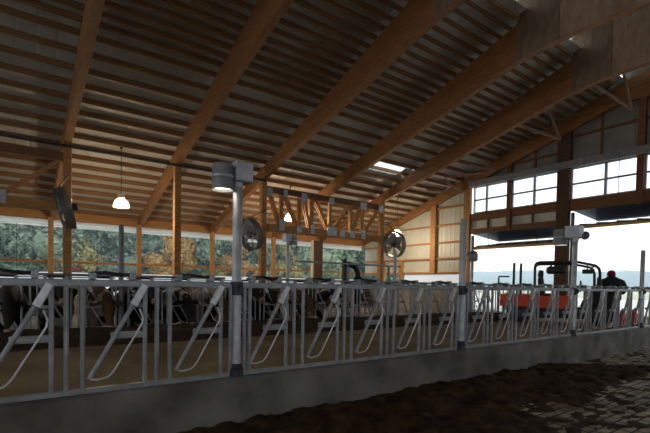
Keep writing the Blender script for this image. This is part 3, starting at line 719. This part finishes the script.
def cow_meshes(down):
    """standing cow facing +x, origin on the ground under the middle"""
    mb = MB()
    mb.loft([((-.86,0,1.20),.05,.06),((-.80,0,1.14),.18,.20),((-.62,0,1.07),.27,.31),((-.35,0,1.0),.29,.37),((0,0,.955),.33,.41),((.3,0,.97),.31,.40),((.55,0,1.02),.25,.36),((.74,0,1.08),.17,.28),((.84,0,1.12),.10,.18)])
    mb.loft([((-.68,0,1.30),.22,.06),((-.2,0,1.335),.10,.05),((.3,0,1.345),.09,.05),((.6,0,1.36),.08,.06)])      # hips, spine, withers
    if down: nk = [((.66,0,1.13),.15,.26),((.88,0,1.16),.12,.19),((1.08,0,1.15),.10,.15),((1.24,0,1.10),.095,.12)]; hp = (1.26,0,1.09); hd = Vector((.50,0,-.87))
    else: nk = [((.66,0,1.13),.15,.26),((.86,0,1.22),.12,.18),((1.05,0,1.32),.10,.14),((1.2,0,1.38),.095,.12)]; hp = (1.22,0,1.38); hd = Vector((.86,0,-.51))
    mb.loft(nk)
    P = Vector(hp); A = lambda k: tuple(P+hd*k)
    mb.loft([(A(-.06),.07,.08),(A(.02),.105,.115),(A(.14),.10,.12),(A(.26),.075,.10),(A(.38),.065,.08),(A(.47),.075,.075),(A(.53),.06,.055)])
    for sy in (-1,1):
        mb.loft([((.52,sy*.16,1.0),.08,.15),((.53,sy*.17,.78),.065,.10),((.53,sy*.16,.55),.05,.065),((.54,sy*.16,.46),.055,.06),((.53,sy*.16,.40),.04,.045),((.52,sy*.16,.18),.036,.04),((.53,sy*.16,.11),.045,.05),((.55,sy*.16,.04),.055,.065),((.56,sy*.16,.0),.06,.07)],(0,1,0),10)
        mb.loft([((-.58,sy*.17,1.05),.10,.22),((-.55,sy*.19,.82),.09,.18),((-.62,sy*.18,.64),.06,.10),((-.74,sy*.17,.52),.05,.065),((-.72,sy*.17,.42),.042,.048),((-.68,sy*.17,.2),.038,.042),((-.66,sy*.17,.11),.046,.052),((-.64,sy*.17,.04),.056,.066),((-.63,sy*.17,0),.06,.07)],(0,1,0),10)
    mb.loft([((-.60,0,.70),.08,.06),((-.48,0,.62),.17,.13),((-.32,0,.64),.16,.12),((-.18,0,.68),.08,.06)])
    mb.loft([((-.86,0,1.25),.03,.03),((-.93,0,1.15),.025,.025),((-.95,0,.9),.02,.02),((-.94,0,.62),.022,.022),((-.93,0,.48),.045,.045),((-.93,0,.36),.02,.02)],(0,1,0),8)
    ex = MB(); side = Vector((0,1,0)); upv = side.cross(hd).normalized(); upv = upv if upv.z > 0 or upv.x > 0 else -upv
    for sy in (-1,1):
        b = P+hd*.0+Vector((0,sy*.09,0))
        ex.loft([(tuple(b),.03,.022),(tuple(b+Vector((-.02,sy*.09,.0))),.055,.02),(tuple(b+Vector((-.03,sy*.17,-.03))),.045,.014),(tuple(b+Vector((-.03,sy*.21,-.05))),.012,.006)],hd,10)
    body = remesh(mb,.028,'cow_body',None,ex)
    eyes = []
    for sy in (-1,1):
        c_ = P+hd*.13+Vector((0,sy*.095,0))+upv*.03
        eyes.append(MB().lathe([(0,-.02),(.014,-.014),(.02,0),(.014,.014),(0,.02)],10,Matrix.Translation(c_)).mesh('eye',M['eye'],True))
    c_ = P+hd*.50; mz = MB().lathe([(0,-.07),(.05,-.055),(.07,-.02),(.072,.01),(.055,.04),(0,.055)],14,Matrix.Translation(c_)@hd.to_track_quat('Z','Y').to_matrix().to_4x4()).mesh('muzzle',M['muzzle'],True)
    tg = MB().bbox(-.004,.004,-.035,.035,-.04,.04,.003); bmesh.ops.translate(tg.bm,verts=tg.bm.verts,vec=P+Vector((.02,.2,-.07))); tgm = tg.mesh('ear_tag',M['yellow'])
    return body, eyes, mz, tgm
CM = {False: cow_meshes(False), True: cow_meshes(True)}
cow_var = {}
def cow(x,y,rz,down,coat,lb,group=None):
    key = (down,coat); body, eyes, mz, tgm = CM[down]
    if key not in cow_var:
        b = body.copy(); b.materials.clear(); b.materials.append(M[coat]); cow_var[key] = b
    o = bpy.data.objects.new('cow', cow_var[key]); col.objects.link(o); o.location = (x,y,0); o.rotation_euler = (0,0,rz)
    tag(o, lb, 'cow', group)
    for nm, me in (('eye',eyes[0]),('eye',eyes[1]),('muzzle',mz)):
        c_ = bpy.data.objects.new(nm, me); col.objects.link(c_); c_.parent = o
    return o
def neck_x(panel, k): return 1.76+3.66*panel-A_OFF[k]+.33     # world x of the k-th neck slot of a far panel
G = 'cows at the far fence'
SPOT = [(0,2,True,'holstein','head down at the feed, farthest left behind the far fence'),(0,1,False,'holstein','looking over at the far left, second along the far fence'),
        (0,0,True,'brown_cow','eating left of the lone timber post'),(1,4,False,'holstein','looking through the far fence next to the thin dull post'),(1,3,True,'holstein','eating straight below the yellow-leaved tree'),
        (1,2,True,'brown_cow','eating left of the tall lamp post'),(1,1,False,'holstein','looking through the far fence behind the tall lamp post'),(1,0,True,'holstein','eating right of the tall lamp post'),
        (2,4,True,'brown_cow','eating below the left end of the lattice truss'),(2,3,False,'holstein','at the far fence below the glowing pendant by the truss')]
for p,k,dn,ct,lb in SPOT:
    cow(neck_x(p,k), 9.0+1.0, -PI/2, dn, ct, ('brown and white' if ct=='brown_cow' else 'black and white')+' cow '+lb, G)
cow(.6,13.4,.2,False,'holstein','black and white cow standing sideways behind the feeding cows, farthest left')
cow(3.9,13.6,PI-.3,False,'holstein','black and white cow standing sideways behind the lone timber post line')
cow(7.2,13.9,.15,True,'brown_cow','brown and white cow standing sideways behind the feeding cows, near the truss')
cow(10.6,13.8,2.6,False,'brown_cow','brown cow standing alone behind the black cow brush')
cow(13.2,14.6,.3,False,'brown_cow','brown cow standing before the concrete end wall')

# ------------------------------------------------------------------ red utility vehicle
UT = thing('utility_vehicle', 'red open utility vehicle with black roll cage parked behind the near fence', 'vehicle', (13.49,6.53,.47), -math.radians(62))
for sx in (-1.02,1.05):
    for sy in (-1,1):
        R = Matrix.Translation((sx,sy*.58,.345))@Matrix.Scale(1.11,4)@Matrix.Rotation(PI/2,4,'X'); mb = MB()
        mb.lathe([(.17,-.11),(.25,-.125),(.295,-.11),(.31,-.05),(.31,.05),(.295,.11),(.25,.125),(.17,.11),(.17,-.11)],28,R)
        for k in range(16):
            a = k*PI/8; p = R@Vector((.31*math.cos(a),.31*math.sin(a),-.1)); q = R@Vector((.31*math.cos(a+.15),.31*math.sin(a+.15),.1)); mb.beam(p,q,.045,.03)
        w_ = mb.build('wheel', M['rubber'], UT, True)
        MB().lathe([(0,-.06),(.08,-.08),(.165,-.09),(.172,0),(.165,.09),(.08,.08),(0,.06)],20,R).build('rim', M['dark_steel'], w_, True)
mb = MB(); mb.bbox(-1.5,1.45,-.35,.35,.34,.48,.02); mb.tube([(-1.02,-.5,.31),(-1.02,.5,.31)],.04); mb.tube([(1.05,-.5,.31),(1.05,.5,.31)],.04); mb.build('chassis', M['black'], UT)
mb = MB(); mb.bbox(-1.53,-.72,-.74,.74,.46,.52,.01)
for a in ((-1.53,-.72,-.74,-.70),(-1.53,-.72,.70,.74),(-.76,-.72,-.74,.74)): mb.bbox(*a,.46,.82,.012)
for k in range(4):
    for s_ in (-1,1): mb.bbox(-1.45+.2*k,-1.41+.2*k,s_*.74-.02,s_*.74+.02,.48,.80,.008)
bed = mb.build('cargo_bed', M['red'], UT)
mb = MB(); mb.bbox(-1.57,-1.53,-.74,.74,.46,.82,.012); mb.build('tailgate', M['red'], bed)
for sy in (-1,1):
    mb = MB(); mb.prism([(-.70,.44),(-.70,.80),(.42,.80),(.48,.72),(.48,.44)],sy*.70-.03,sy*.70+.03,'Y'); mb.build('side_panel', M['red'], UT)
MB().bbox(-.62,.66,-.64,.64,.16,.44,.03).build('floor_pan', M['black'], UT)
for sy in (-.36,.36):
    st = MB().bbox(-.62,-.1,sy-.28,sy+.28,.72,.86,.05).bbox(-.60,-.12,sy-.24,sy+.24,.44,.74,.03).build('seat', M['seat'], UT, True)
    mb = MB(); mb.loft([((-.42,sy,.86),.25,.09),((-.46,sy,1.15),.25,.09),((-.48,sy,1.32),.2,.08)],(0,1,0),14); mb.loft([((-.47,sy,1.34),.12,.07),((-.48,sy,1.44),.13,.08),((-.47,sy,1.55),.1,.06)],(0,1,0),12); mb.build('seat_back', M['seat'], st, True)
mb = MB(); mb.prism([(.72,.45),(.72,.98),(.95,1.0),(1.3,.86),(1.4,.70),(1.42,.45)],-.58,.58,'Y'); hood = mb.build('hood', M['seat'], UT)
MB().bbox(1.40,1.46,-.35,.35,.48,.68,.02).build('grille', M['black'], hood)
for sy in (-.48,.48): MB().lathe([(0,.02),(.06,.015),(.075,0),(.075,-.03)],16,Matrix.Translation((1.41,sy,.64))@Matrix.Rotation(PI/2,4,'Y')).build('headlight', M['white_plastic'], hood, True)
for sx in (1.05,):
    for sy in (-1,1):
        MB().tube([(.68,sy*.60,.45),(.74,sy*.60,.64),(.92,sy*.60,.72),(1.2,sy*.60,.72),(1.38,sy*.60,.62),(1.43,sy*.60,.45)],[.05]*6,10).build('mudguard', M['black'], UT, True)
mb = MB()
for sy in (-.66,.66):
    mb.tube([(-.62,sy,.50),(-.64,sy,1.66),(-.61,sy,1.74),(-.52,sy,1.78),(.42,sy,1.79),(.62,sy,1.74),(.88,sy,1.68),(.97,sy,1.60),(1.0,sy,1.48),(1.02,sy,.92)],.038,10)
    mb.tube([(.40,sy,.5),(.42,sy,1.78)],.03,8); mb.tube([(-.62,sy,1.05),(-.1,sy,1.0)],.02,8)
for xx,zz in ((-.58,1.77),(.42,1.78),(.9,1.67),(-.63,1.25),(1.02,.98)): mb.tube([(xx,-.66,zz),(xx,.66,zz)],.028,8)
mb.build('roll_cage', M['black'], UT, True)
mb = MB(); mb.tube([(.62+.0*k,.36+.19*math.cos(k*PI/10),1.10+.17*math.sin(k*PI/10)) for k in range(21)],.016,8,False); mb.tube([(.62,.36,1.10),(.8,.36,.95)],.022); mb.tube([(.62,.18,1.1),(.62,.54,1.1)],.012); mb.build('steering_wheel', M['black'], UT, True)
MB().bbox(-.33,.2,-.34,.34,1.46,1.68,.06).tube([(-.2,-.3,1.68),(-.2,-.3,1.79)],.02).tube([(-.2,.3,1.68),(-.2,.3,1.79)],.02).build('overhead_box', M['black'], UT)
MB().bbox(.58,.84,-.60,-.50,1.45,1.58,.02).tube([(.7,-.55,1.57),(.7,-.55,1.72)],.015).build('mirror', M['black'], UT)
MB().tube([(.95,-.7,1.3),(.95,-.8,1.35),(.95,-.8,1.2),(.95,-.78,1.15)],.015).lathe([(0,.01),(.05,.008),(.055,0),(.05,-.01)],12,Matrix.Translation((.93,-.82,1.24))@Matrix.Rotation(PI/2,4,'Y')@Matrix.Diagonal((2,1,1,1))).build('side_mirror', M['black'], UT, True)

# ------------------------------------------------------------------ person
def person(x,y,z0,rz,s,lb):
    t0 = MB()
    TR = [((-.02,0,.80),.14,.11),((-.01,0,.93),.175,.125),((.01,0,1.05),.165,.12),((.05,0,1.22),.19,.135),((.09,0,1.34),.18,.12),((.11,0,1.42),.10,.08)]
    HD = [((.10,0,1.38),.07,.07),((.14,0,1.43),.062,.065),((.165,0,1.45),.065,.075),((.19,0,1.50),.074,.092),((.20,0,1.57),.078,.097),((.19,0,1.63),.068,.084),((.18,0,1.67),.035,.04)]
    def legs(k): return [[((-.01,sy*.09,.86),.085*k,.095*k),((.02,sy*.10,.65),.075*k,.08*k),((.03,sy*.105,.48),.056*k,.06*k),((.0,sy*.105,.32),.055*k,.06*k),((-.02,sy*.11,.12),.042*k,.045*k)] for sy in (-1,1)]
    feet = [[((-.07,sy*.11,.05),.04,.045),((-.01,sy*.11,.06),.045,.055),((.08,sy*.115,.045),.045,.04),((.17,sy*.12,.03),.035,.028)] for sy in (-1,1)]
    def arms(k): return [[((.09,sy*.14,1.36),.06*k,.06*k),((.08,sy*.22,1.31),.06*k,.065*k),((.10,sy*.285,1.16),.05*k,.055*k),((.13,sy*.30,1.06),.046*k,.05*k),((.24,sy*.27,.96),.04*k,.042*k),((.31,sy*.24,.92),.031*k,.036*k)] for sy in (-1,1)]
    t0.loft(TR); t0.loft(HD,n=16)
    for c_ in legs(1)+feet: t0.loft(c_)
    for c_ in arms(1): t0.loft(c_,(0,0,1))
    t0.loft([((.265,0,1.54),.012,.014),((.297,0,1.515),.018,.016),((.28,0,1.495),.02,.012)]); t0.loft([((.235,0,1.46),.03,.02),((.272,0,1.465),.026,.014)])
    for sy in (-1,1): t0.loft([((.18,sy*.07,1.50),.02,.03),((.18,sy*.092,1.53),.012,.035)],(1,0,0))
    ex = MB()
    for sy in (-1,1):
        w = Vector((.31,sy*.24,.92)); d = Vector((.82,-sy*.2,-.5)).normalized(); sd = Vector((0,sy,0)); sd = (sd-d*sd.dot(d)).normalized(); nn = d.cross(sd)
        ex.loft([(tuple(w-d*.03),.028,.026),(tuple(w+d*.03),.04,.017),(tuple(w+d*.085),.043,.014),(tuple(w+d*.1),.036,.01)],sd,10)
        for k,(o_,L) in enumerate(((-.032,.062),(-.011,.075),(.011,.07),(.031,.055))):
            b = w+d*.085+sd*o_; m_ = b+d*L*.5+nn*(-.012*sy); e = m_+d*L*.35+nn*(-.03*sy); ex.tube([b,m_,e],[.0095,.009,.007],8)
        b = w+d*.02-sd*.035; ex.tube([b,b+d*.035-sd*.025,b+d*.07-sd*.03],[.012,.011,.008],8)
    me = remesh(t0,.02,'person',M['skin'],ex,3)
    P = bpy.data.objects.new('person', me); col.objects.link(P); P.location = (x,y,z0); P.rotation_euler = (0,0,rz); P.scale = (s*1.15,s*1.25,s); tag(P,lb,'person')
    def child(nm, me): o = bpy.data.objects.new(nm, me); col.objects.link(o); o.parent = P
    ct = MB(); ct.loft([((-.03,0,.72),.22,.16),((-.01,0,.93),.225,.165),((.01,0,1.05),.22,.16),((.05,0,1.22),.235,.17),((.09,0,1.36),.235,.16),((.115,0,1.44),.16,.12),((.13,0,1.49),.10,.09)])
    for c_ in arms(1.55): ct.loft(c_[:-1]+[((.28,c_[-1][0][1]*1.04,.935),.055,.055)],(0,0,1))
    child('coat', remesh(ct,.024,'coat',M['coat'],None,3))
    tr = MB()
    for c_ in legs(1.3): tr.loft(c_)
    tr.loft([((-.01,0,.98),.185,.135),((-.01,0,.88),.185,.14),((-.0,0,.78),.16,.12)])
    child('trousers', remesh(tr,.022,'trousers',M['trouser'],None,2))
    bt = MB()
    for c_,sy in zip(feet,(-1,1)): bt.loft([((p[0]-.005,p[1],max(p[2],.045)),a*1.25,b*1.2) for p,a,b in c_]); bt.loft([((-.02,sy*.11,.05),.055,.06),((-.02,sy*.11,.22),.06,.065),((-.015,sy*.11,.3),.062,.066)])
    child('boots', remesh(bt,.018,'boots',M['rubber'],None,2))
    cp = MB(); Rm = Matrix.Translation((.185,0,1.565))@Matrix.Rotation(-.1,4,'Y')@Matrix.Diagonal((1.18,1,1,1))
    cp.lathe([(.094,-.03),(.10,-.02),(.10,.025),(.094,.035),(.093,.06),(.08,.105),(.05,.135),(.015,.148),(0,.149)],24,Rm); child('knit_cap', cp.mesh('knit_cap',M['cap'],True))
    hr = MB(); hr.loft([((.115,0,1.45),.05,.03),((.125,0,1.50),.07,.04),((.14,0,1.57),.075,.05)]); child('hair', hr.mesh('hair',M['hair'],True))
    for sy in (-1,1): child('eye', MB().lathe([(0,-.011),(.008,-.008),(.011,0),(.008,.008),(0,.011)],8,Matrix.Translation((.272,sy*.03,1.545))).mesh('eye',M['eye'],True))
person(15.3,5.75,.47,.5,.95,'person in a dark coat and crimson knit cap, seen from behind by the red vehicle')

# two small red cans with pale tops behind the fence
for x,y,w in ((14.05,5.0,'left one of two red cans with pale tops, behind the near fence'),(14.75,4.95,'right one of two red cans with pale tops, behind the near fence')):
    t = thing('fuel_can', w, 'can', (x,y,.47))
    MB().bbox(-.14,.14,-.1,.1,0,.36,.03).build('body',M['red'],t,True)
    MB().tube([(-.08,0,.35),(-.08,0,.43),(.06,0,.43),(.06,0,.35)],.018,8).build('handle',M['red'],t,True)
    MB().lathe([(.05,.35),(.055,.36),(.055,.44),(.04,.47),(0,.47)],14,Matrix.Translation((.09,0,0))).build('cap',M['white_plastic'],t,True)

# ------------------------------------------------------------------ outdoors
gm = MB(); vs = []; fs = []
struct('ground_yard', MB().box(GX+.2,60,-60,90,.0,.28), M['gravel'])
struct('ground_meadow', MB().box(60,900,-700,700,-.3,.25), M['grass'])
struct('ground_side', MB().box(-150,GX+.2,EAVE_Y+.2,260,-.3,.1), M['grass'])
struct('ground_side_yard', MB().box(-150,GX+.2,EAVE_Y+.2,EAVE_Y+5,.1,.12), M['gravel'])
struct('ground_behind', MB().box(-150,GX+.2,-150,EAVE_Y2-.2,-.3,.0), M['gravel'])
def hill(x0, ya, yb, h, seed, name):
    mb = MB(); vs = []; fs = []; nx, ny = 14, 120
    for i in range(nx+1):
        for j in range(ny+1):
            yy = ya+(yb-ya)*j/ny; u = i/nx
            top = h*(.75+.35*noise.noise((yy*.006,seed,0))+.10*noise.noise((yy*.03,seed,1)))
            zz = top*math.sin(min(1,u*1.0)*PI*.5)**.7 + (1.6*noise.noise((yy*.22,u*9,seed))+1.0*noise.noise((yy*.6,u*14,seed)))*min(1,u*6)
            vs.append((x0+u*90, yy, zz if i else -.5))
    for i in range(nx):
        for j in range(ny):
            a=i*(ny+1)+j; fs.append((a,a+1,a+ny+2,a+ny+1))
    mb.raw(vs,fs); struct(name, mb, M['hill'])
hill(300,-320,420,18,2.3,'hills'); hill(520,-500,650,34,5.1,'hills')

def tree_mesh(seed, H, R, base):
    rnd = random.Random(seed); blobs = []
    for k in range(26):
        a = rnd.random()*2*PI; u = rnd.random(); zz = base+(H-base)*u
        rr = R*(math.sin(PI*min(.97,.12+u*.85)))**.7; q = rnd.random()**.5
        blobs.append((Vector((math.cos(a)*rr*q,math.sin(a)*rr*q,zz)), R*(.30+.22*rnd.random())))
    mb = MB(); vs = []; fs = []
    for c_,r in blobs:
        n = 230
        for k in range(n):
            d = Vector((rnd.gauss(0,1),rnd.gauss(0,1),rnd.gauss(0,1))).normalized(); p = c_+d*r*(.72+.34*rnd.random())
            nrm = (d+.8*Vector((rnd.gauss(0,1),rnd.gauss(0,1),rnd.gauss(0,1)))).normalized(); a = nrm.orthogonal().normalized(); b = nrm.cross(a); q = rnd.random()*6; a,b = a*math.cos(q)+b*math.sin(q), b*math.cos(q)-a*math.sin(q)
            s = .13+.16*rnd.random(); i = len(vs)
            vs += [p-a*s, p+b*s*.55+nrm*.05, p+a*s, p-b*s*.55+nrm*.05]; fs.append((i,i+1,i+2,i+3))
    mb.raw(vs,fs)
    for c_,r in blobs:
        t = bmesh.new(); bmesh.ops.create_icosphere(t, subdivisions=2, radius=r*.6)
        for v in t.verts: v.co = c_+v.co*(1+.25*noise.noise(v.co*1.3+c_))
        mb.merge(t)
    crown = mb.mesh('crown', None)
    tk = MB(); tk.tube([(0,0,-.1),(.05,0,H*.25),(-.06,.05,H*.55),(0,0,H*.85)],[.26,.2,.13,.04],10)
    for k in range(6):
        a = k*1.05; zz = H*(.3+.08*k); tk.tube([(0,0,zz),(math.cos(a)*R*.4,math.sin(a)*R*.4,zz+.8),(math.cos(a)*R*.75,math.sin(a)*R*.75,zz+1.4)],[.09,.05,.02],6)
    return crown, tk.mesh('trunk', M['bark'], True)
TM = [tree_mesh(11,11,3.6,.5), tree_mesh(23,9,3.1,.3), tree_mesh(37,7.5,2.6,.3)]
tvar = {}
def tree(x,y,v,leaf,lb,s=1.0,group=None):
    crown, trunk = TM[v]; key = (v,leaf)
    if key not in tvar:
        c_ = crown.copy(); c_.materials.clear(); c_.materials.append(M[leaf]); tvar[key] = c_
    t = thing('leafy_tree', lb, 'tree', (x,y,.08), random.random()*6.28, group); t.scale = (s,s,s*random.uniform(.92,1.08))
    for nm, me in (('trunk',trunk),('crown',tvar[key])):
        o = bpy.data.objects.new(nm, me); col.objects.link(o); o.parent = t
bays = [(-9,.075,'left of the first sidewall post'),(.075,.24,'between the first two sidewall posts'),(.24,.40,'in the bay left of the tall lamp post'),(.40,.56,'in the bay right of the tall lamp post'),(.56,.72,'below the lattice truss'),(.72,9,'in the last sidewall bay by the end wall')]
def bay(x,y):
    r = x/y
    for a,b,w in bays:
        if a <= r < b: return w
for k in range(12):
    x = -4.5+3.5*k+random.uniform(-.5,.5); y = 37+random.uniform(-2,2)
    tree(x,y,1+k%2,'leaf_green' if k<8 else 'leaf_mid','bluish green tree outside, '+bay(x,y) if k<8 else 'light green tree outside, '+bay(x,y),1.0,'front row trees')
for k in range(13):
    x = -6+5.0*k+random.uniform(-.8,.8); y = 46+random.uniform(-2,3)
    tree(x,y,0,'leaf_green' if k%4 else 'leaf_mid',('tall bluish green tree behind, ' if k%4 else 'tall light green tree behind, ')+bay(x,y),1.05,'back row trees')
for k in range(10):
    x = -6+7.5*k; y = 58+random.uniform(-2,3)
    tree(x,y,0,'leaf_green','tallest dark tree farthest back, '+bay(x,y),1.35,'farthest trees')
for r,y,v,lf,s,lb in ((.108,35.0,2,'leaf_yellow',.6,'small yellow tree showing right of the left timber post'),(.110,33,2,'leaf_red',.3,'small red bush low beside the left timber post'),
    (.30,34.5,2,'leaf_orange',.68,'orange and yellow tree left of the lone timber post'),(.47,33.0,2,'leaf_orange',.6,'orange tree right of the tall lamp post'),(.60,34,2,'leaf_yellow',.62,'yellow tree behind the far lamp below the lattice truss'),
    (.42,33.5,2,'leaf_yellow',.45,'yellow-green young tree just behind the tall lamp post'),(.74,36,2,'leaf_yellow',.6,'yellow-green tree seen above the cow brush')):
    tree(r*y,y,v,lf,lb,s)

# mist over the fields and between the trees
scene.cycles.volume_bounces = 6
def mist(name, mb, dens, lb):
    hm = bpy.data.materials.new(name); hm.use_nodes = True; nt = hm.node_tree; nt.nodes.remove(nt.nodes['Principled BSDF'])
    v = nt.nodes.new('ShaderNodeVolumeScatter'); v.inputs['Color'].default_value = (.62,.80,1,1); v.inputs['Density'].default_value = dens
    link(nt, v.outputs[0], nt.nodes['Material Output'].inputs['Volume'])
    tag(mb.build('mist', hm), lb, 'mist', None, 'stuff')
mist('field_mist', MB().prism([(22.05,-250),(850,-250),(850,600),(22.05,600)],-.2,30,'Z'), .0027, 'pale morning mist over the fields beyond the big end doors')
mist('wood_mist', MB().prism([(-60,25),(22,25),(22,200),(-60,200)],-.2,30,'Z'), .0062, 'pale mist between the trees beyond the long sidewall opening')

# ------------------------------------------------------------------ sky
w = bpy.data.worlds.new('overcast_sky'); scene.world = w; w.use_nodes = True; nt = w.node_tree
bg = nt.nodes['Background']; bg.inputs['Color'].default_value = (.89,.95,1.0,1); bg.inputs['Strength'].default_value = 1.6

# ------------------------------------------------------------------ camera
f_px, yaw, pitch, roll, cy = 436.5, .63046, -.0306, .01736, 297.45
F = Vector((math.sin(yaw)*math.cos(pitch), math.cos(yaw)*math.cos(pitch), math.sin(pitch)))
rt = Vector((math.cos(yaw), -math.sin(yaw), 0)); up = rt.cross(F)
R_ = rt*math.cos(roll)+up*math.sin(roll); U_ = -rt*math.sin(roll)+up*math.cos(roll)
cam = bpy.data.cameras.new('camera'); co = bpy.data.objects.new('camera', cam); col.objects.link(co)
Mx = Matrix((R_, U_, -F)).transposed().to_4x4(); Mx.translation = (0,0,CZ); co.matrix_world = Mx
cam.sensor_width = 36; cam.lens = f_px/650*36; cam.shift_y = (cy-216.5)/650; cam.clip_end = 3000; cam.clip_start = .05
scene.camera = co
vs_ = scene.view_settings
vs_.view_transform = 'Standard'; vs_.look = 'None'; vs_.gamma = 1; vs_.use_curve_mapping = False; vs_.exposure = .25
